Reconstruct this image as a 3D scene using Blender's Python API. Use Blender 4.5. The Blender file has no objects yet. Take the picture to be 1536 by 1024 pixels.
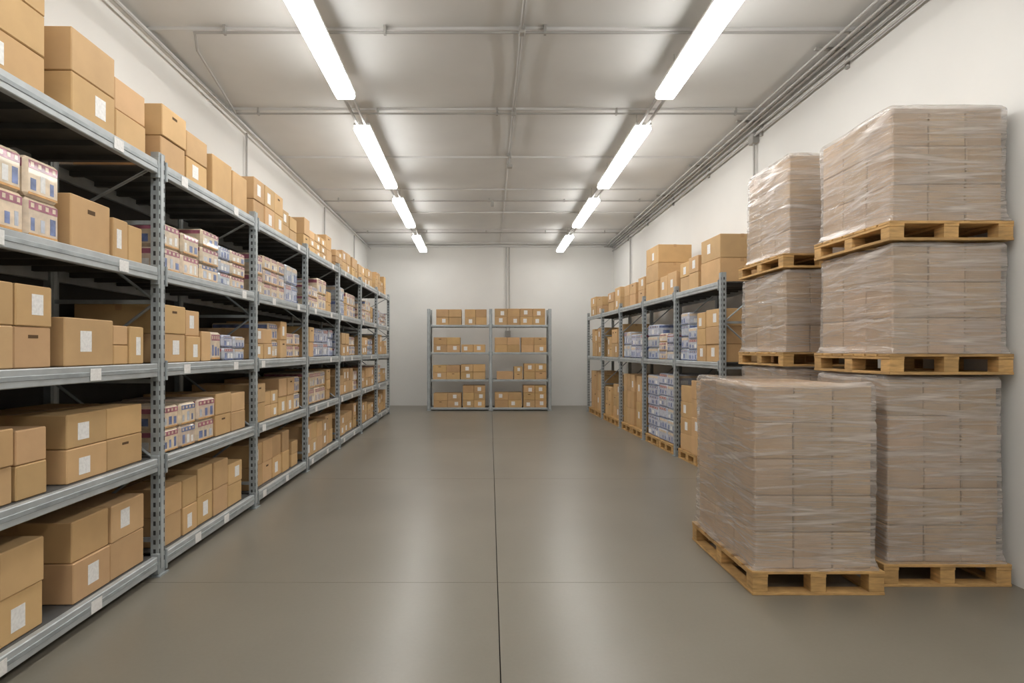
import bpy, bmesh, math, random
from mathutils import Vector, noise
random.seed(7)
sc = bpy.context.scene
LAMP = 22.5

# ------------------------------------------------------------ materials
def new_mat(name):
    m = bpy.data.materials.new(name); m.use_nodes = True
    nt = m.node_tree
    return m, nt, nt.nodes['Principled BSDF']

def simple(name, col, rough=0.6, metal=0.0, nscale=8, namt=0.1, bump=0.0, vcol=False, coat=0.0, stretch=(1,1,1)):
    m, nt, b = new_mat(name)
    N, L = nt.nodes, nt.links
    tc = N.new('ShaderNodeTexCoord'); mp = N.new('ShaderNodeMapping')
    mp.inputs['Scale'].default_value = stretch
    L.new(tc.outputs['Object'], mp.inputs['Vector'])
    nz = N.new('ShaderNodeTexNoise'); nz.inputs['Scale'].default_value = nscale; nz.inputs['Detail'].default_value = 5
    L.new(mp.outputs['Vector'], nz.inputs['Vector'])
    rp = N.new('ShaderNodeValToRGB')
    rp.color_ramp.elements[0].position = 0.25; rp.color_ramp.elements[1].position = 0.75
    rp.color_ramp.elements[0].color = (*[c*(1-namt) for c in col], 1)
    rp.color_ramp.elements[1].color = (*[min(1, c*(1+namt)) for c in col], 1)
    L.new(nz.outputs['Fac'], rp.inputs['Fac'])
    out = rp.outputs['Color']
    if vcol:
        at = N.new('ShaderNodeAttribute'); at.attribute_name = 'Col'
        mx = N.new('ShaderNodeMix'); mx.data_type = 'RGBA'; mx.blend_type = 'MULTIPLY'
        mx.inputs[0].default_value = 1
        L.new(out, mx.inputs[6]); L.new(at.outputs['Color'], mx.inputs[7])
        out = mx.outputs[2]
    L.new(out, b.inputs['Base Color'])
    b.inputs['Roughness'].default_value = rough; b.inputs['Metallic'].default_value = metal
    b.inputs['Coat Weight'].default_value = coat
    if bump:
        bp = N.new('ShaderNodeBump'); bp.inputs['Strength'].default_value = bump; bp.inputs['Distance'].default_value = 0.01
        L.new(nz.outputs['Fac'], bp.inputs['Height']); L.new(bp.outputs['Normal'], b.inputs['Normal'])
    return m

M = {}
M['card'] = simple('cardboard', (0.565, 0.365, 0.178), 0.75, nscale=5, namt=0.08, vcol=True)
M['cardw'] = simple('carton_under_film', (0.47, 0.33, 0.205), 0.75, nscale=5, namt=0.10, vcol=True)
M['tape'] = simple('packing_tape', (0.49, 0.30, 0.135), 0.35, nscale=20, namt=0.08)
M['slit'] = simple('flap_gap', (0.10, 0.055, 0.02), 0.9)
M['label'] = simple('paper_label', (0.80, 0.79, 0.77), 0.6, nscale=60, namt=0.12)
M['steel'] = simple('galvanised_steel', (0.33, 0.36, 0.37), 0.45, 0.25, nscale=9, namt=0.25)
M['beam'] = simple('beam_steel', (0.44, 0.47, 0.48), 0.42, 0.25, nscale=6, namt=0.18)
M['dark'] = simple('rack_back_shade', (0.04, 0.038, 0.036), 0.7, nscale=6, namt=0.2)  # near-black colour stands in for shade at the back of the shelves
M['deck'] = simple('deck_steel', (0.11, 0.11, 0.107), 0.6, 0.3, nscale=6, namt=0.2)
M['slot'] = simple('slot_dark', (0.03, 0.03, 0.03), 0.8)
M['packw'] = simple('pack_film_cream', (0.68, 0.56, 0.42), 0.3, nscale=18, namt=0.2, vcol=True, coat=0.3)
M['packp'] = simple('pack_print_maroon', (0.36, 0.12, 0.17), 0.3, nscale=14, namt=0.5, coat=0.3)
M['packb'] = simple('pack_print_blue', (0.16, 0.21, 0.40), 0.3, nscale=16, namt=0.5, coat=0.3)
M['packlb'] = simple('pack_film_pale_blue', (0.50, 0.53, 0.60), 0.3, nscale=20, namt=0.25, vcol=True, coat=0.3)
M['packo'] = simple('pack_print_orange', (0.62, 0.34, 0.12), 0.4, nscale=20, namt=0.25)
M['wood'] = simple('pallet_wood', (0.52, 0.315, 0.125), 0.7, nscale=5, namt=0.30, bump=0.3, vcol=True, stretch=(2, 2, 10))
M['white_metal'] = simple('white_metal', (0.78, 0.78, 0.77), 0.4, nscale=3, namt=0.03)
M['pipe'] = simple('conduit_grey', (0.40, 0.39, 0.37), 0.45, 0.2, nscale=4, namt=0.08)
M['wall'] = simple('wall_paint', (0.745, 0.738, 0.71), 0.8, nscale=1.1, namt=0.03)
M['ceil'] = simple('ceiling_paint', (0.66, 0.655, 0.635), 0.75, nscale=1.3, namt=0.05)
M['rib'] = simple('ceiling_rib', (0.62, 0.615, 0.60), 0.6, nscale=1.3, namt=0.05)
M['joint'] = simple('floor_joint', (0.035, 0.032, 0.028), 0.9)

m, nt, b = new_mat('lamp_diffuser')
b.inputs['Base Color'].default_value = (0.9, 0.9, 0.9, 1)
b.inputs['Emission Color'].default_value = (1.0, 0.985, 0.96, 1)
b.inputs['Emission Strength'].default_value = LAMP
M['lamp'] = m

# floor
m, nt, b = new_mat('polished_concrete'); N, L = nt.nodes, nt.links
tc = N.new('ShaderNodeTexCoord')
n1 = N.new('ShaderNodeTexNoise'); n1.inputs['Scale'].default_value = 0.7; n1.inputs['Detail'].default_value = 4
n2 = N.new('ShaderNodeTexNoise'); n2.inputs['Scale'].default_value = 45; n2.inputs['Detail'].default_value = 4
L.new(tc.outputs['Object'], n1.inputs['Vector']); L.new(tc.outputs['Object'], n2.inputs['Vector'])
mm = N.new('ShaderNodeMath'); mm.operation = 'MULTIPLY_ADD'; mm.inputs[1].default_value = 0.3
L.new(n2.outputs['Fac'], mm.inputs[0]); L.new(n1.outputs['Fac'], mm.inputs[2])
rp = N.new('ShaderNodeValToRGB')
rp.color_ramp.elements[0].position = 0.4; rp.color_ramp.elements[1].position = 0.9
rp.color_ramp.elements[0].color = (0.180, 0.162, 0.129, 1); rp.color_ramp.elements[1].color = (0.222, 0.201, 0.162, 1)
L.new(mm.outputs[0], rp.inputs['Fac']); L.new(rp.outputs['Color'], b.inputs['Base Color'])
b.inputs['Roughness'].default_value = 0.31
b.inputs['Specular IOR Level'].default_value = 0.55
M['floor'] = m

# translucent stretch film (real shell around real cartons)
m, nt, b = new_mat('stretch_film'); N, L = nt.nodes, nt.links
tc = N.new('ShaderNodeTexCoord')
def nz(scale, st, detail=5, rot=(0, 0, 0)):
    mr = N.new('ShaderNodeMapping'); mr.inputs['Rotation'].default_value = rot
    L.new(tc.outputs['Object'], mr.inputs['Vector'])
    mp = N.new('ShaderNodeMapping'); mp.inputs['Scale'].default_value = st
    L.new(mr.outputs['Vector'], mp.inputs['Vector'])
    n = N.new('ShaderNodeTexNoise'); n.inputs['Scale'].default_value = scale; n.inputs['Detail'].default_value = detail
    L.new(mp.outputs['Vector'], n.inputs['Vector']); return n
def ramp(src, p0, p1):
    r = N.new('ShaderNodeValToRGB'); r.color_ramp.elements[0].position = p0; r.color_ramp.elements[1].position = p1
    L.new(src, r.inputs['Fac']); return r.outputs['Color']
def mth(op, a, b_):
    k = N.new('ShaderNodeMath'); k.operation = op
    for i, q in enumerate((a, b_)):
        if isinstance(q, (int, float)): k.inputs[i].default_value = q
        else: L.new(q, k.inputs[i])
    return k.outputs[0]
s1 = nz(1.0, (1.6, 1.6, 75)); s2 = nz(1.0, (2.6, 2.6, 5), 4); s3 = nz(1.0, (4, 4, 150), 3)
s4 = nz(1.0, (1.2, 1.2, 22), 6, (0.18, 0.09, 0)); s5 = nz(1.0, (1.4, 1.4, 32), 5, (-0.14, -0.09, 0))
al = mth('ADD', 0.20, mth('MULTIPLY', ramp(s1.outputs['Fac'], 0.36, 0.66), 0.22))
al = mth('ADD', al, mth('MULTIPLY', ramp(s2.outputs['Fac'], 0.42, 0.72), 0.18))
al = mth('ADD', al, mth('MULTIPLY', ramp(s4.outputs['Fac'], 0.53, 0.66), 0.24))
al = mth('ADD', al, mth('MULTIPLY', ramp(s5.outputs['Fac'], 0.55, 0.68), 0.20))
k = N.new('ShaderNodeMath'); k.operation = 'MINIMUM'; k.inputs[1].default_value = 0.92; L.new(al, k.inputs[0])
b.inputs['Base Color'].default_value = (0.60, 0.545, 0.50, 1)
b.inputs['Roughness'].default_value = 0.34; b.inputs['Coat Weight'].default_value = 1.0; b.inputs['Coat Roughness'].default_value = 0.10
b.inputs['Coat IOR'].default_value = 1.6
ht = mth('ADD', mth('MULTIPLY', s1.outputs['Fac'], 0.6), mth('ADD', mth('MULTIPLY', s3.outputs['Fac'], 0.25), mth('ADD', mth('MULTIPLY', s4.outputs['Fac'], 1.1), mth('MULTIPLY', s5.outputs['Fac'], 0.9))))
bp = N.new('ShaderNodeBump'); bp.inputs['Strength'].default_value = 0.45; bp.inputs['Distance'].default_value = 0.007
L.new(ht, bp.inputs['Height']); L.new(bp.outputs['Normal'], b.inputs['Normal'])
L.new(bp.outputs['Normal'], b.inputs['Coat Normal'])
L.new(k.outputs[0], b.inputs['Alpha'])
M['wrap'] = m

# ------------------------------------------------------------ mesh builder
IDP = lambda u, w, z: (u, w, z)
class MB:
    def __init__(s): s.v = []; s.f = []; s.m = []; s.c = []; s.mats = []
    def mi(s, n):
        if n not in s.mats: s.mats.append(n)
        return s.mats.index(n)
    def add(s, vs, fs, mat, col=(1, 1, 1)):
        o = len(s.v); s.v += [tuple(p) for p in vs]; s.c += [col]*len(vs)
        k = s.mi(mat)
        for f in fs: s.f.append([o+i for i in f]); s.m.append(k)
    def box(s, P, a0, a1, b0, b1, c0, c1, mat, bev=0.0, col=(1, 1, 1)):
        lo = (a0, b0, c0); hi = (a1, b1, c1)
        S = [(i, j, k) for i in (0, 1) for j in (0, 1) for k in (0, 1)]
        if bev <= 0:
            vs = [P(*[(lo, hi)[q[t]][t] for t in range(3)]) for q in S]
            s.add(vs, [(0, 1, 3, 2), (4, 6, 7, 5), (0, 4, 5, 1), (2, 3, 7, 6), (0, 2, 6, 4), (1, 5, 7, 3)], mat, col); return
        vs = []
        for q in S:
            for a in range(3):
                p = []
                for t in range(3):
                    base = (lo, hi)[q[t]][t]
                    if t != a: base += bev if q[t] == 0 else -bev
                    p.append(base)
                vs.append(P(*p))
        ix = lambda q, a: (q[0]*4+q[1]*2+q[2])*3+a
        fs = []
        for a in range(3):
            bb, cc = [t for t in range(3) if t != a]
            for sg in (0, 1):
                ring = []
                for (i, j) in ((0, 0), (1, 0), (1, 1), (0, 1)):
                    q = [0, 0, 0]; q[a] = sg; q[bb] = i; q[cc] = j; ring.append(ix(q, a))
                fs.append(ring)
            for i in (0, 1):
                for j in (0, 1):
                    q0 = [0, 0, 0]; q0[bb] = i; q0[cc] = j; q1 = list(q0); q1[a] = 1
                    fs.append((ix(q0, bb), ix(q1, bb), ix(q1, cc), ix(q0, cc)))
        for q in S: fs.append((ix(q, 0), ix(q, 1), ix(q, 2)))
        s.add(vs, fs, mat, col)
    def tube(s, pts, r, mat, n=8):
        for p, q in zip(pts[:-1], pts[1:]):
            p = Vector(p); q = Vector(q); d = (q-p).normalized()
            up = Vector((0, 0, 1)) if abs(d.z) < 0.9 else Vector((1, 0, 0))
            x = d.cross(up).normalized(); y = d.cross(x)
            p = p-d*r*0.6; q = q+d*r*0.6
            vs = [c+(x*math.cos(2*math.pi*i/n)+y*math.sin(2*math.pi*i/n))*r for c in (p, q) for i in range(n)]
            fs = [(i, (i+1) % n, n+(i+1) % n, n+i) for i in range(n)]+[tuple(range(n)), tuple(range(n, 2*n))]
            s.add(vs, fs, mat)
    def build(s, name, smooth=False, origin=True, recalc=True, parent=None):
        xs = [v[0] for v in s.v]; ys = [v[1] for v in s.v]; zs = [v[2] for v in s.v]
        o = Vector(((min(xs)+max(xs))/2, (min(ys)+max(ys))/2, min(zs))) if origin else Vector((0, 0, 0))
        me = bpy.data.meshes.new(name)
        me.from_pydata([tuple(Vector(v)-o) for v in s.v], [], s.f)
        for n in s.mats: me.materials.append(M[n])
        me.polygons.foreach_set('material_index', s.m)
        ca = me.color_attributes.new('Col', 'FLOAT_COLOR', 'POINT')
        ca.data.foreach_set('color', [x for c in s.c for x in (*c, 1.0)])
        if recalc:
            bm = bmesh.new(); bm.from_mesh(me); bmesh.ops.recalc_face_normals(bm, faces=bm.faces); bm.to_mesh(me); bm.free()
        if smooth: me.polygons.foreach_set('use_smooth', [True]*len(me.polygons))
        me.update()
        ob = bpy.data.objects.new(name, me); sc.collection.objects.link(ob)
        ob.location = o
        if parent: ob.parent = parent; ob.location = o-parent.location
        return ob

def empty(name, loc):
    e = bpy.data.objects.new(name, None); e.location = loc; e.empty_display_size = 0.2
    sc.collection.objects.link(e); return e

# ------------------------------------------------------------ room
H = 4.95; YB = 17.4; YF = -3.2; XR = 3.8
def XL(y): return -(3.42+0.026*(y-4.3))
mb = MB()
xs = [-4.1, 0.055, 4.0]; ysj = [YF-0.1, 0.75, 4.15, 7.5, 10.9, 14.3, YB+0.1]
for i in range(2):
    for j in range(len(ysj)-1):
        gx, gy = 0.0032, 0.002
        mb.box(IDP, xs[i]+(gx if i else 0), xs[i+1]-(gx if i == 0 else 0), ysj[j]+gy, ysj[j+1]-gy, -0.05, 0, 'floor')
mb.box(IDP, -4.1, 4.0, YF-0.1, YB+0.1, -0.14, -0.05, 'joint')
mb.build('floor', origin=False)
mb = MB(); mb.box(IDP, -4.1, 4.0, YB, YB+0.15, 0, H, 'wall'); mb.build('wall_back', origin=False)
mb = MB(); mb.box(IDP, -4.1, 4.0, YF-0.15, YF, 0, H, 'wall'); mb.build('wall_front', origin=False)
mb = MB(); mb.box(IDP, XR, XR+0.15, YF, YB, 0, H, 'wall'); mb.build('wall_right', origin=False)
mb = MB()
mb.box(lambda u, w, z: (XL(u)-w, u, z), YF, YB, 0, 0.15, 0, H, 'wall'); mb.build('wall_left', origin=False)
mb = MB()
nx, ny = 60, 200
vs = []; fs = []
for j in range(ny+1):
    y = YF-0.1+(YB-YF+0.2)*j/ny
    for i in range(nx+1):
        x = -4.1+8.1*i/nx
        a = abs(math.sin(math.pi*(y)/1.9)); bx = abs(math.sin(math.pi*(x-0.32)/3.6))
        vs.append((x, y, H-0.05*(a**0.6)*(bx**0.5)))
for j in range(ny):
    for i in range(nx):
        k = j*(nx+1)+i; fs.append((k, k+nx+1, k+nx+2, k+1))
mb.add(vs, fs, 'ceil'); mb.box(IDP, -4.1, 4.0, YF-0.1, YB+0.15, H+0.01, H+0.1, 'ceil')
mb.build('ceiling', smooth=True, origin=False, recalc=False)
mb = MB()
for i in range(-1, 10):
    y = 1.9*i
    if y < YF+0.1 or y > YB-0.1: continue
    mb.box(IDP, XL(y)+0.02, XR-0.02, y-0.014, y+0.014, H-0.035, H+0.005, 'rib', 0.004)
mb.box(IDP, 0.305, 0.33, YF+0.02, YB-0.02, H-0.02, H+0.005, 'rib', 0.004)
mb.build('trim_1', origin=False)
mb = MB()
mb.box(lambda u, w, z: (XL(u)+w, u, z), YF+0.02, YB-0.02, 0.0, 0.05, H-0.10, H-0.05, 'rib', 0.004)
mb.box(lambda u, w, z: (XR-w, u, z), YF+0.02, YB-0.02, 0.0, 0.05, H-0.10, H-0.05, 'rib', 0.004)
mb.box(IDP, XL(YB)+0.06, XR-0.06, YB-0.05, YB, H-0.1, H-0.05, 'rib', 0.004)
mb.build('trim_2', origin=False)

# conduits
zc = H-0.08
mb = MB()
for y, xa, xb in ((5.66, -2.95, 3.6), (7.6, XL(7.6)+0.1, 3.55), (12.05, XL(12)+0.1, 3.6), (15.3, XL(15.3)+0.1, 3.6)):
    mb.tube([(xa, y, zc), (xb, y, zc)], 0.014, 'pipe')
    x = xa+0.3
    while x < xb:
        mb.box(IDP, x-0.012, x+0.012, y-0.022, y+0.022, zc-0.02, H-0.0, 'pipe'); x += 1.6
mb.tube([(-2.95, 5.66, zc), (-3.1, 6.0, zc), (XL(7.6)+0.1, 7.6, zc)], 0.012, 'pipe')
mb.build('ceiling_conduit', smooth=False, origin=True)
mb = MB()
mb.tube([(0.32, YF+0.1, zc+0.02), (0.32, 9.3, zc+0.02)], 0.012, 'pipe')
for y in (2.2, 4.2, 5.66, 7.6, 9.3):
    mb.box(IDP, 0.29, 0.35, y-0.04, y+0.04, zc-0.02, zc+0.06, 'pipe', 0.006)
mb.tube([(0.32, 9.3, zc), (0.32, 9.3, zc-0.14)], 0.018, 'pipe')
mb.box(IDP, 0.27, 0.37, 9.25, 9.35, zc-0.18, zc-0.13, 'pipe', 0.01)
mb.tube([(0.05, 12.05, zc), (0.05, 12.05, zc-0.1)], 0.03, 'pipe')
mb.build('ceiling_conduit', origin=True)
mb = MB()
for dx, dz in ((0.06, 0.13), (0.13, 0.10), (0.20, 0.10), (0.06, 0.22), (0.30, 0.09)):
    mb.tube([(XR-dx, YF+0.1, H-dz), (XR-dx, YB-0.1, H-dz)], 0.016, 'pipe')
for y in [1.9*i+0.3 for i in range(0, 9)]:
    mb.box(IDP, XR-0.36, XR-0.01, y-0.02, y+0.02, H-0.075, H-0.05, 'pipe')
    mb.box(IDP, XR-0.03, XR-0.0, y-0.02, y+0.02, H-0.27, H-0.05, 'pipe')
mb.tube([(XR-0.04, 8.07, H-0.2), (XR-0.04, 8.07, 2.7)], 0.016, 'pipe')
mb.box(IDP, XR-0.09, XR, 8.0, 8.14, H-0.32, H-0.18, 'pipe', 0.008)
mb.tube([(XR-0.04, 15.2, H-0.2), (XR-0.04, 15.2, 2.8)], 0.02, 'pipe')
mb.build('wall_conduit', origin=True)
mb = MB()
mb.tube([(XL(YF)+0.12, YF+0.1, H-0.16), (XL(YB)+0.12, YB-0.1, H-0.16)], 0.013, 'pipe')
for y in (8.1, 12.3, 15.3):
    mb.tube([(XL(y)+0.04, y, H-0.16), (XL(y)+0.04, y, 2.9)], 0.015, 'pipe')
mb.build('wall_conduit', origin=True)
mb = MB()
for x in (0.50, 0.60):
    mb.tube([(x, YB-0.03, H-0.1), (x, YB-0.03, 2.2)], 0.012, 'pipe')
mb.box(IDP, 0.47, 0.63, YB-0.07, YB, 2.1, 2.3, 'pipe', 0.01)
mb.build('wall_conduit', origin=True)

# ------------------------------------------------------------ lamps
ZL = 4.6
def lamp(P, u0, u1, nxt):
    c = P((u0+u1)/2, 0, ZL)
    e = empty('ceiling_strip_light', c)
    mb = MB()
    mb.box(P, u0, u1, -0.108, 0.108, ZL+0.035, ZL+0.07, 'white_metal', 0.006)
    mb.build('housing', parent=e)
    mb = MB()
    mb.box(P, u0+0.005, u1-0.005, -0.107, 0.107, ZL-0.035, ZL+0.034, 'lamp', 0.02)
    mb.build('diffuser', parent=e)
    mb = MB()
    for q in (u0+0.35, u1-0.35):
        mb.tube([P(q, 0, ZL+0.07), P(q, 0, H+0.0)], 0.005, 'pipe', 6)
        mb.box(P, q-0.04, q+0.04, -0.03, 0.03, ZL+0.07, ZL+0.085, 'pipe')
    if nxt:
        for w in (-0.05, 0.05):
            mb.box(P, u1, nxt, w-0.012, w+0.012, ZL+0.03, ZL+0.06, 'pipe')
    mb.build('suspension', parent=e)
rows = [lambda u, w, z: (-(1.65+0.03*(u-6.5))+w, u, z), lambda u, w, z: (2.0+0.005*(u-6.5)+w, u, z)]
ly = [(-2.8, -0.3), (0.5, 3.1), (3.9, 6.5), (7.4, 10.1), (10.95, 13.3), (14.5, 16.6)]
for P in rows:
    for i, (a, b_) in enumerate(ly):
        lamp(P, a, b_, ly[i+1][0] if i < len(ly)-1 else None)

# ------------------------------------------------------------ cartons
def wrapP(P, cu, cw, yaw):
    c, s_ = math.cos(yaw), math.sin(yaw)
    return lambda u, w, z: P(cu+(u-cu)*c-(w-cw)*s_, cw+(u-cu)*s_+(w-cw)*c, z)
def carton(mb, P, u0, u1, w0, w1, z0, z1, kind='c', label=None, yaw=None):
    g = 0.003
    u0 += g; u1 -= g
    if yaw is None: yaw = random.uniform(-0.012, 0.012)
    Q = wrapP(P, (u0+u1)/2, (w0+w1)/2, yaw)
    t = random.uniform(0.86, 1.1); col = (t, t*random.uniform(0.97, 1.02), t*random.uniform(0.92, 1.05))
    du = u1-u0; dz = z1-z0; dw = w1-w0
    if label is None: label = random.random() < 0.42
    if kind == 'c':
        mb.box(Q, u0, u1, w0, w1, z0+0.001, z1-0.002, 'card', 0.006, col)
        cw = (w0+w1)/2; cu = (u0+u1)/2
        mb.box(Q, u0-0.001, u1+0.001, cw-0.025, cw+0.025, z1-0.05, z1-0.001, 'tape')
        mb.box(Q, u0+0.01, u1-0.01, cw-0.003, cw+0.003, z1-0.002, z1, 'slit')
        if label:
            lu = cu+du*random.uniform(-0.15, 0.15); lw = min(0.05, du*0.16); lh = min(0.13, dz*0.5)
            lz = z0+dz*random.uniform(0.42, 0.58)
            mb.box(Q, lu-lw, lu+lw, w0-0.0015, w0+0.001, lz-lh/2, lz+lh/2, 'label')
        elif random.random() < 0.25:
            mb.box(Q, cu-0.035, cu+0.035, w0-0.001, w0+0.001, z0+dz*0.72, z0+dz*0.8, 'slit')
    else:
        body = 'packw' if kind == 'p' else 'packlb'
        mb.box(Q, u0, u1, w0, w1, z0+0.001, z1-0.002, body, 0.02, col)
        top = random.choice(['packp', 'packp', 'packp', 'packb']) if kind == 'p' else random.choice(['packb', 'packp', 'packw'])
        e = 0.0012; iz = 0.02
        h0, h1 = z0+dz*0.70, z0+dz*0.90
        mb.box(Q, u0+iz, u1-iz, w0-e, w0+0.002, h0, h1, top)
        mb.box(Q, u0-e, u0+0.002, w0+iz, w1-iz, h0, h1, top)
        for i in range(4):
            a = u0+iz+(du-2*iz)*(i+0.25)/4
            mb.box(Q, a, a+(du-2*iz)*0.11, w0-e*1.6, w0+0.001, h0+dz*0.05, h1-dz*0.04, 'packw')
        for i in range(3):
            a = u0+iz+(du-2*iz)*(i+0.2)/3; bb = a+(du-2*iz)*random.uniform(0.12, 0.22)
            mb.box(Q, a, bb, w0-e, w0+0.002, z0+dz*0.18, z0+dz*random.uniform(0.42, 0.6), random.choice(['packb', 'packb', 'label', 'packlb']))
        for i in range(2):
            a = w0+dw*(0.15+0.4*i); mb.box(Q, u0-e, u0+0.002, a, a+dw*0.2, z0+dz*0.18, z0+dz*0.5, random.choice(['packb', 'label']))
        mb.box(Q, u0+iz, u1-iz, w0-e, w0+0.002, z0+dz*0.06, z0+dz*0.12, 'packo' if kind == 'p' else 'packb')

def shelf_load(P, z, cols, name='cardboard_boxes'):
    mb = MB()
    for (a, b_, h, r, k, w0, d) in cols:
        for i in range(r):
            j = random.uniform(0, 0.012)
            carton(mb, P, a, b_, w0+j, w0+j+d, z+h*i/r, z+h*(i+1)/r, k)
    mb.build(name)
def rnd_cols(u0, u1, hmax, kinds='ccccp', depth=0.6, wbase=0.05):
    cols = []; u = u0+random.uniform(0, 0.05)
    k = random.choice(kinds); h = hmax; r = 2; run = 0
    while u < u1-0.2:
        if run <= 0:
            run = random.randint(1, 3); k = random.choice(kinds)
            r = random.choice([2, 2, 2, 3]) if hmax > 0.3 else random.choice([1, 2])
            h = hmax*random.uniform(0.62, 1.0); wd = random.uniform(0.21, 0.33); wb = wbase+random.uniform(0, 0.05)
        wd_ = min(wd, u1-u)
        if wd_ < 0.14: break
        cols.append((u, u+wd_, h, r, k, wb, depth)); u += wd_+random.uniform(0.0, 0.012); run -= 1
        if run == 0 and random.random() < 0.3: u += random.uniform(0.03, 0.08)
    return cols

# ------------------------------------------------------------ racks
def post(mb, P, u, w, h, face=1, pw=0.085, pd=0.06, slots=True):
    mb.box(P, u-pw/2, u+pw/2, w, w+0.008, 0.012, h, 'steel')
    mb.box(P, u-pw/2, u-pw/2+0.008, w+0.008, w+pd, 0.012, h, 'steel')
    mb.box(P, u+pw/2-0.008, u+pw/2, w+0.008, w+pd, 0.012, h, 'steel')
    mb.box(P, u-0.018, u+0.018, w-0.006, w, 0.05, h-0.01, 'beam', 0.002)
    mb.box(P, u-pw/2-0.02, u+pw/2+0.02, w-0.02, w+pd+0.02, 0, 0.012, 'steel')
    if slots:
        z = 0.1
        while z < h-0.05:
            for du in (-0.030, 0.030):
                mb.box(P, u+du-0.006, u+du+0.006, w-0.001, w+0.001, z, z+0.035, 'slot')
            mb.box(P, u-pw/2-0.001, u-pw/2+0.001, w+0.022, w+0.040, z, z+0.035, 'slot')
            z += 0.07
def rack(P, posts, levels, h, depth, bh=0.09, decks=True, back=False, labels=True, name='storage_rack', slots=True):
    mb = MB()
    for u in posts:
        post(mb, P, u, 0, h, slots=slots)
        post(mb, P, u, depth-0.06, h, slots=False)
        z = 0.25; fl = False
        while z < h-0.2:
            mb.box(P, u-0.012, u+0.012, 0.055, depth-0.055, z, z+0.03, 'steel')
            z2 = min(z+0.6, h-0.1); a, b_ = (0.06, depth-0.06) if fl else (depth-0.06, 0.06)
            mb.tube([P(u, a, z+0.03), P(u, b_, z2)], 0.011, 'steel', 6); fl = not fl; z += 0.6
    for a, b_ in zip(posts[:-1], posts[1:]):
        for zt in levels:
            u0, u1 = a+0.044, b_-0.044
            for w in (-0.004, depth-0.046):
                mb.box(P, u0, u1, w, w+0.045, zt-bh, zt-0.0, 'beam', 0.005)
            mb.box(P, u0+0.002, u1-0.002, -0.008, 0.0, zt-bh*0.64, zt-bh*0.36, 'steel', 0.003)
            for q in (u0, u1-0.02):
                mb.box(P, q, q+0.02, -0.012, 0.05, zt-bh-0.03, zt+0.02, 'steel', 0.003)
            if decks:
                mb.box(P, u0, u1, 0.042, depth-0.047, zt-0.012, zt-0.001, 'deck')
                n = 6
                for i in range(n):
                    q = u0+(u1-u0)*(i+0.5)/n
                    mb.box(P, q-0.02, q+0.02, 0.042, depth-0.047, zt-0.05, zt-0.012, 'deck')
            if labels:
                for q in (u0+random.uniform(0.05, 0.5), u0+random.uniform(0.8, 1.4)):
                    if q < u1-0.15 and random.random() < 0.8:
                        mb.box(P, q, q+0.10, -0.0105, -0.008, zt-bh*0.9, zt-bh*0.15, 'label')
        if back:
            mb.box(P, a+0.05, b_-0.05, depth-0.012, depth-0.004, 0.06, levels[-1]-0.1, 'dark')  # added sheet painting the shade behind the boxes, not a rack part
    mb.build(name)

aL = math.atan(0.019); cL, sL = math.cos(aL), math.sin(aL)
def PL(u, w, z): return (-2.408-sL*u-cL*w, cL*u-sL*w, z)
lp = [-1.16, 0.66, 2.48, 4.30, 6.12, 7.94, 9.76, 11.58, 13.40, 15.2]
LV = [0.155, 0.89, 1.60, 2.32, 3.12]
rack(PL, lp, LV, 3.19, 0.86, bh=0.10, back=True)
D = 0.68
b0 = {
 0: [(2.56, 2.90, .5, 2, 'c', .05, D), (2.91, 3.21, .5, 2, 'c', .05, D), (3.43, 3.78, .5, 2, 'c', .05, D), (3.785, 4.16, .5, 2, 'c', .05, D)],
 1: [(2.56, 3.0, .40, 2, 'c', .05, D), (3.02, 3.24, .38, 2, 'c', .05, D), (3.40, 3.77, .42, 2, 'c', .06, D), (3.775, 4.17, .42, 2, 'c', .06, D)],
 2: [(2.56, 3.0, .46, 2, 'c', .05, D), (3.005, 3.27, .46, 2, 'c', .05, D), (3.38, 3.83, .30, 1, 'c', .06, D), (3.835, 4.0, .27, 2, 'c', .06, D), (4.0, 4.17, .27, 1, 'c', .06, D)],
 3: [(2.6, 2.83, .43, 2, 'p', .05, D), (2.835, 3.07, .45, 2, 'p', .05, D), (3.08, 3.34, .45, 2, 'p', .05, D), (3.44, 3.82, .34, 1, 'c', .07, D), (3.83, 3.99, .28, 1, 'c', .06, D), (4.0, 4.17, .27, 1, 'c', .06, D)],
 4: [(2.55, 3.22, .70, 3, 'c', .05, D), (3.42, 3.83, .54, 2, 'c', .05, D), (3.84, 4.19, .44, 2, 'c', .05, D)]}
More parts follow.
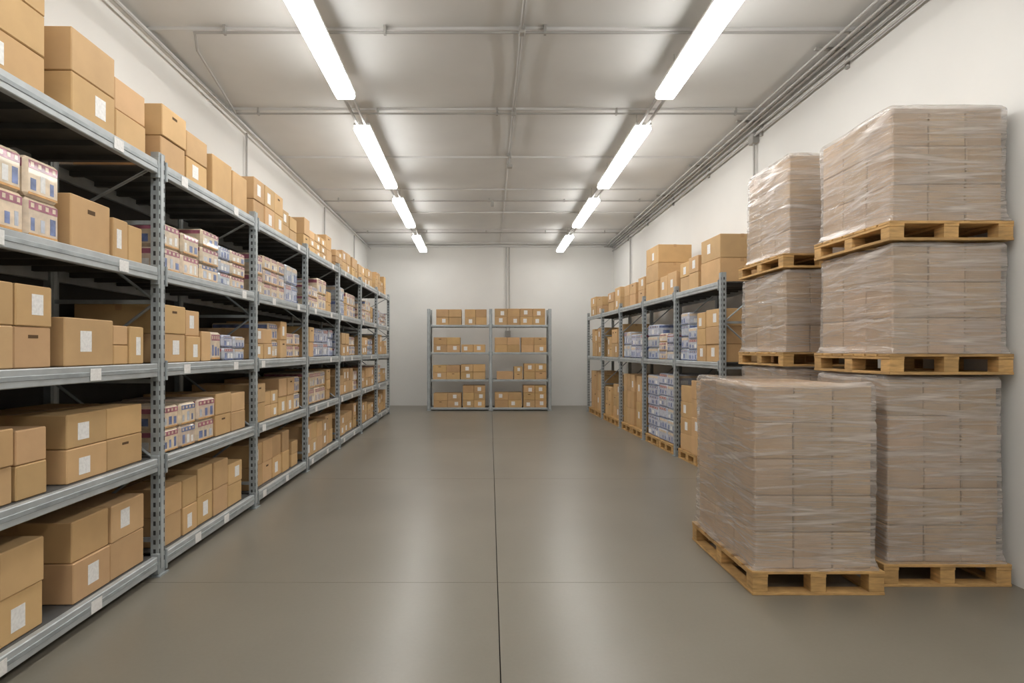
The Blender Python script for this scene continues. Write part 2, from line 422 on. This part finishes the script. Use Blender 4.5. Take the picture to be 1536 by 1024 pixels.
b1 = {
 0: [(4.42, 4.70, .46, 2, 'c', .05, D), (4.71, 4.95, .46, 2, 'c', .05, D), (4.97, 5.25, .50, 2, 'c', .05, D), (5.26, 5.55, .50, 2, 'c', .05, D), (5.56, 5.88, .42, 2, 'c', .05, D)],
 1: [(4.40, 4.66, .37, 2, 'p', .05, D), (4.67, 4.93, .37, 2, 'p', .05, D), (4.95, 5.28, .38, 2, 'p', .05, D), (5.30, 5.62, .40, 2, 'c', .05, D), (5.63, 5.96, .38, 2, 'c', .05, D)],
 2: [(4.40, 4.75, .46, 2, 'c', .05, D), (4.76, 5.0, .44, 2, 'c', .05, D), (5.03, 5.2, .27, 1, 'c', .05, D), (5.21, 5.42, .27, 1, 'p', .05, D), (5.45, 5.68, .25, 2, 'b', .05, D), (5.69, 5.95, .24, 2, 'b', .05, D)],
 3: [(4.40, 4.68, .38, 2, 'p', .05, D), (4.69, 4.98, .36, 2, 'p', .05, D), (5.02, 5.36, .46, 3, 'p', .05, D), (5.38, 5.62, .38, 3, 'b', .05, D), (5.63, 5.96, .38, 3, 'p', .05, D)],
 4: [(4.40, 4.76, .50, 2, 'c', .05, D), (4.78, 5.14, .44, 2, 'c', .05, D), (5.24, 5.64, .40, 1, 'c', .05, D), (5.66, 6.0, .38, 1, 'c', .05, D)]}
for i, (a, b_) in enumerate(zip(lp[:-1], lp[1:])):
    for l in range(5):
        if i == 2: cols = b0[l]
        elif i == 3: cols = b1[l]
        else:
            kinds = {0: 'cccc', 1: 'cccccp', 2: 'ccpbp', 3: 'ccpbp', 4: 'cccc'}[l]
            cols = rnd_cols(a+0.07, b_-0.07, (0.52 if l < 4 else 0.50), kinds, D, 0.05)
        shelf_load(PL, LV[l], cols)

nr = math.hypot(1, 0.04); cR, sR = 1/nr, 0.04/nr
def PR(u, w, z): return (3.324-sR*u+cR*w, cR*u+sR*w, z)
rpz = [7.45, 9.10, 10.75, 12.40, 14.05, 15.70]
RV = [1.54, 2.61]
rack(PR, rpz, RV, 2.72, 0.74, bh=0.09, labels=False, back=False)
DR = 0.6
r_top = [
 [(7.52, 8.15, .64, 2, 'c', .03, DR), (8.25, 8.60, .48, 2, 'c', .03, DR), (8.62, 9.0, .45, 2, 'c', .05, DR)],
 [(9.18, 9.58, .38, 1, 'c', .05, DR), (9.6, 9.95, .36, 1, 'c', .05, DR), (10.0, 10.66, .96, 3, 'c', .03, DR)],
 [(10.82, 11.2, .5, 2, 'c', .05, DR), (11.4, 11.8, .46, 2, 'c', .05, DR), (11.82, 12.2, .46, 2, 'c', .05, DR)],
 [(12.55, 13.0, .5, 2, 'c', .05, DR), (13.1, 13.6, .44, 2, 'c', .05, DR)],
 [(14.2, 14.8, .44, 2, 'c', .05, DR), (14.9, 15.5, .5, 2, 'c', .05, DR)]]
r_mid = [
 [(7.52, 7.98, .72, 3, 'c', .03, DR), (8.0, 8.3, .70, 3, 'c', .03, DR), (8.33, 8.66, .50, 3, 'b', .05, DR), (8.67, 8.98, .74, 4, 'b', .05, DR)],
 [(9.2, 9.6, .42, 3, 'b', .05, DR), (9.62, 10.0, .45, 3, 'p', .05, DR), (10.05, 10.6, .62, 3, 'b', .05, DR)]]
r_bot = [
 [(7.55, 8.0, 1.1, 4, 'c', .03, DR), (8.02, 8.5, 1.1, 4, 'c', .03, DR), (8.52, 8.98, 1.0, 4, 'c', .05, DR)],
 [(9.2, 9.58, 1.15, 6, 'b', .05, DR), (9.6, 10.0, 1.15, 6, 'b', .05, DR), (10.02, 10.6, 1.1, 6, 'b', .05, DR)]]
for i, (a, b_) in enumerate(zip(rpz[:-1], rpz[1:])):
    shelf_load(PR, 2.61, r_top[i])
    shelf_load(PR, 1.54, r_mid[i] if i < 2 else rnd_cols(a+0.08, b_-0.08, 0.75, 'cccb', DR))
    shelf_load(PR, 0.152, r_bot[i] if i < 2 else rnd_cols(a+0.08, b_-0.08, 1.05, 'cccc', DR))

def PB(u, w, z): return (u, 15.9+w, z)
BV = [0.09, 0.88, 1.64, 2.41]
rack(PB, [-1.72, 0.02, 1.68], BV, 2.86, 0.55, bh=0.06, labels=False, slots=False)
DB = 0.42
def fx(px): return (px-735)/850*15.9
bk = {
 0: [[(650, 692, .40, 2), (694, 728, .62, 3)], [(742, 783, .42, 2), (785, 820, .62, 3)]],
 1: [[(649, 690, .40, 2), (691, 728, .42, 2)], [(745, 770, .22, 1), (771, 784, .36, 2), (786, 820, .44, 2)]],
 2: [[(650, 690, .42, 2), (692, 728, .22, 1)], [(742, 780, .42, 2), (782, 820, .42, 2)]],
 3: [[(654, 692, .44, 2), (697, 730, .44, 2)], [(742, 818, .46, 2)]]}
for l in range(4):
    for unit in bk[l]:
        cols = []
        for (a, b_, h, r) in unit:
            n = max(1, round((b_-a)/18))
            for q in range(n):
                cols.append((fx(a+(b_-a)*q/n), fx(a+(b_-a)*(q+1)/n), h, r, 'c', .03, DB))
        shelf_load(PB, BV[l], cols)

# ------------------------------------------------------------ pallets
def pallet_mesh(mb, P, a0, a1, b0, b1, z, h=0.15):
    W = a1-a0; Lh = b1-b0
    def cc():
        t = random.uniform(0.80, 1.12); return (t, t, t*0.97)
    bt = 0.02; zt = z+h
    for q in (b0, (b0+b1)/2-0.05, b1-0.10):
        mb.box(P, a0, a1, q, q+0.10, z, z+bt, 'wood', 0.002, cc())
    for q in (a0, a1-0.09):
        for s0, s1 in ((b0+0.10, (b0+b1)/2-0.05), ((b0+b1)/2+0.05, b1-0.10)):
            mb.box(P, q, q+0.09, s0, s1, z, z+bt, 'wood', 0.002, cc())
    for q in (a0, (a0+a1)/2-0.055, a1-0.11):
        for s0 in (b0, (b0+b1)/2-0.05, b1-0.10):
            mb.box(P, q+0.002, q+0.108, s0+0.002, s0+0.098, z+bt, zt-2*bt, 'wood', 0.003, cc())
        mb.box(P, q, q+0.11, b0, b1, zt-2*bt, zt-bt, 'wood', 0.002, cc())
    n = 7
    for i in range(n):
        wv = 0.12; s0 = b0+(Lh-wv)*i/(n-1)
        mb.box(P, a0-0.002, a1+0.002, s0, s0+wv, zt-bt, zt, 'wood', 0.003, cc())
for i, (a, b_) in enumerate(zip(rpz[:-1], rpz[1:])):
    for q in (0.12, 0.85):
        mb = MB(); pallet_mesh(mb, lambda x, y, z: PR(y, x, z), 0.02, 0.70, a+q, a+q+0.7, 0.0)
        mb.build('wooden_pallet')

# ------------------------------------------------------------ wrapped loads
def carton_stack(x0, x1, y0, y1, z0, z1, layers, parent, seed):
    rs = random.Random(int(seed*10))
    mb = MB(); i_ = 0.017
    x0 += i_; x1 -= i_; y0 += i_; y1 -= i_; z1 -= 0.012
    ncx = max(2, round((x1-x0)/0.29)); ncy = max(2, round((y1-y0)/0.33)); lh = (z1-z0)/layers
    for k in range(layers):
        ox = rs.uniform(-0.003, 0.003); oy = rs.uniform(-0.003, 0.003)
        for a in range(ncx):
            for b_ in range(ncy):
                t = rs.uniform(0.88, 1.10); g = 0.0035
                xa = x0+(x1-x0)*a/ncx+g; xb = x0+(x1-x0)*(a+1)/ncx-g
                ya = y0+(y1-y0)*b_/ncy+g; yb = y0+(y1-y0)*(b_+1)/ncy-g
                dx = ox+rs.uniform(-0.002, 0.002); dy = oy+rs.uniform(-0.002, 0.002)
                za = z0+lh*k+0.001; zb = z0+lh*(k+1)-0.003
                mb.box(IDP, xa+dx, xb+dx, ya+dy, yb+dy, za, zb, 'cardw', 0.006, (t, t*rs.uniform(0.98, 1.01), t*rs.uniform(0.95, 1.04)))
                zm = (za+zb)/2
                # printed line / flap joint across the case
                if rs.random() < 0.7:
                    mb.box(IDP, xa+dx+0.012, xb+dx-0.012, ya+dy-0.001, yb+dy+0.001, zm-0.002, zm+0.002, 'tape')
                    mb.box(IDP, xa+dx-0.001, xb+dx+0.001, ya+dy+0.012, yb+dy-0.012, zm-0.002, zm+0.002, 'tape')
    mb.build('cartons', parent=parent)

def film_shell(name, x0, x1, y0, y1, z0, z1, seed, parent, layers):
    W, Ly = x1-x0, y1-y0; cx, cy = (x0+x1)/2, (y0+y1)/2
    r = 0.026; pts = []
    nX, nY, nc = 60, 60, 5
    hw, hl = W/2, Ly/2
    def seg(p, q, n):
        for i in range(n):
            t = i/n; pts.append((p[0]+(q[0]-p[0])*t, p[1]+(q[1]-p[1])*t))
    def arc(c, a0, n):
        for i in range(n):
            t = a0+math.pi/2*i/n; pts.append((c[0]+r*math.cos(t), c[1]+r*math.sin(t)))
    seg((-hw+r, -hl), (hw-r, -hl), nX); arc((hw-r, -hl+r), -math.pi/2, nc)
    seg((hw, -hl+r), (hw, hl-r), nY); arc((hw-r, hl-r), 0, nc)
    seg((hw-r, hl), (-hw+r, hl), nX); arc((-hw+r, hl-r), math.pi/2, nc)
    seg((-hw, hl-r), (-hw, -hl+r), nY); arc((-hw+r, -hl+r), math.pi, nc)
    n = len(pts); Hh = z1-z0
    vs = []; R = max(60, int(Hh/0.010)); lh = Hh/layers
    for k in range(R+1):
        f = k/R; z = z0+Hh*f
        tl = (z-z0)/lh; ph = tl-math.floor(tl); dist = min(ph, 1-ph)*lh
        groove = math.exp(-(dist/0.012)**2) if 4 < k < R-4 else 0
        for px, py in pts:
            nzv = noise.noise(Vector((px*2.5+seed, py*2.5, z*1.5)))*0.014
            nzv += noise.noise(Vector((px*5, py*5+seed, z*18)))*0.004
            dd = nzv+0.004-groove*0.004
            if f < 0.06: dd += 0.022*(1-f/0.06)
            if f > 0.97: dd -= ((f-0.97)/0.03)**2*0.012
            sx = 1+dd/hw; sy = 1+dd/hl
            zz = z
            if f > 0.9: zz += noise.noise(Vector((px*4, py*4, seed)))*0.014*(f-0.9)/0.1
            vs.append((cx+px*sx, cy+py*sy, zz))
    fs = []
    for k in range(R):
        for i in range(n):
            j = (i+1) % n; fs.append((k*n+i, k*n+j, (k+1)*n+j, (k+1)*n+i))
    prev = R*n
    for s_, dz in ((0.975, 0.008), (0.94, 0.012), (0.8, 0.013), (0.5, 0.012), (0.2, 0.010)):
        st = len(vs)
        for px, py in pts:
            vs.append((cx+px*s_, cy+py*s_, z1+dz+noise.noise(Vector((px*s_*4, py*s_*4, seed)))*0.014))
        for i in range(n):
            j = (i+1) % n; fs.append((prev+i, prev+j, st+j, st+i))
        prev = st
    fs.append(tuple(prev+i for i in range(n)))
    mb = MB(); mb.add(vs, fs, 'wrap')
    mb.build(name, smooth=True, parent=parent)

def pallet_load(x0, x1, y0, y1, zb, zt, seed, ins=(0.03, 0.03, 0.02, 0.03), layers=5, ph=0.155):
    e = empty('wrapped_pallet_load', ((x0+x1)/2, (y0+y1)/2, zb))
    mb = MB(); pallet_mesh(mb, IDP, x0, x1, y0, y1, zb, ph); mb.build('pallet', parent=e)
    A = (x0+ins[0], x1-ins[1], y0+ins[2], y1-ins[3], zb+ph+0.002, zt-0.022)
    carton_stack(*A, layers, e, seed)
    film_shell('stretch_film', *A, seed, e, layers)
pallet_load(1.82, 2.74, 3.93, 5.10, 0, 1.485, 1.3, layers=5, ph=0.165, ins=(0.02, 0.045, 0.025, 0.05))
pallet_load(2.83, 3.75, 4.07, 5.0, 0, 1.523, 5.1, layers=5, ph=0.16, ins=(0.04, 0.04, 0.03, 0.03))
pallet_load(2.87, 3.765, 4.07, 5.02, 1.523, 2.49, 9.7, layers=3, ph=0.15)
pallet_load(2.87, 3.765, 4.07, 5.02, 2.49, 3.49, 13.9, layers=3, ph=0.14)
pallet_load(2.87, 3.70, 5.55, 6.55, 0, 1.54, 17.7, layers=5)
pallet_load(2.87, 3.70, 5.55, 6.55, 1.54, 2.51, 21.2, layers=3, ph=0.14)
pallet_load(2.87, 3.70, 5.55, 6.55, 2.51, 3.66, 26.4, layers=4, ph=0.14, ins=(0.07, 0.03, 0.03, 0.06))

# ------------------------------------------------------------ world, camera
w = bpy.data.worlds.new('world'); sc.world = w; w.use_nodes = True
w.node_tree.nodes['Background'].inputs['Color'].default_value = (0.8, 0.8, 0.8, 1)
w.node_tree.nodes['Background'].inputs['Strength'].default_value = 0.3
cam = bpy.data.cameras.new('camera'); co = bpy.data.objects.new('camera', cam); sc.collection.objects.link(co)
co.location = (0, 0, 1.7); co.rotation_euler = (math.radians(90), 0, 0)
cam.sensor_width = 36; cam.sensor_fit = 'HORIZONTAL'; cam.lens = 850/1536*36
cam.shift_x = 33/1536; cam.shift_y = 13/1536; cam.clip_start = 0.05
sc.camera = co
sc.view_settings.view_transform = 'Standard'
sc.view_settings.look = 'None'
sc.view_settings.exposure = 0.0
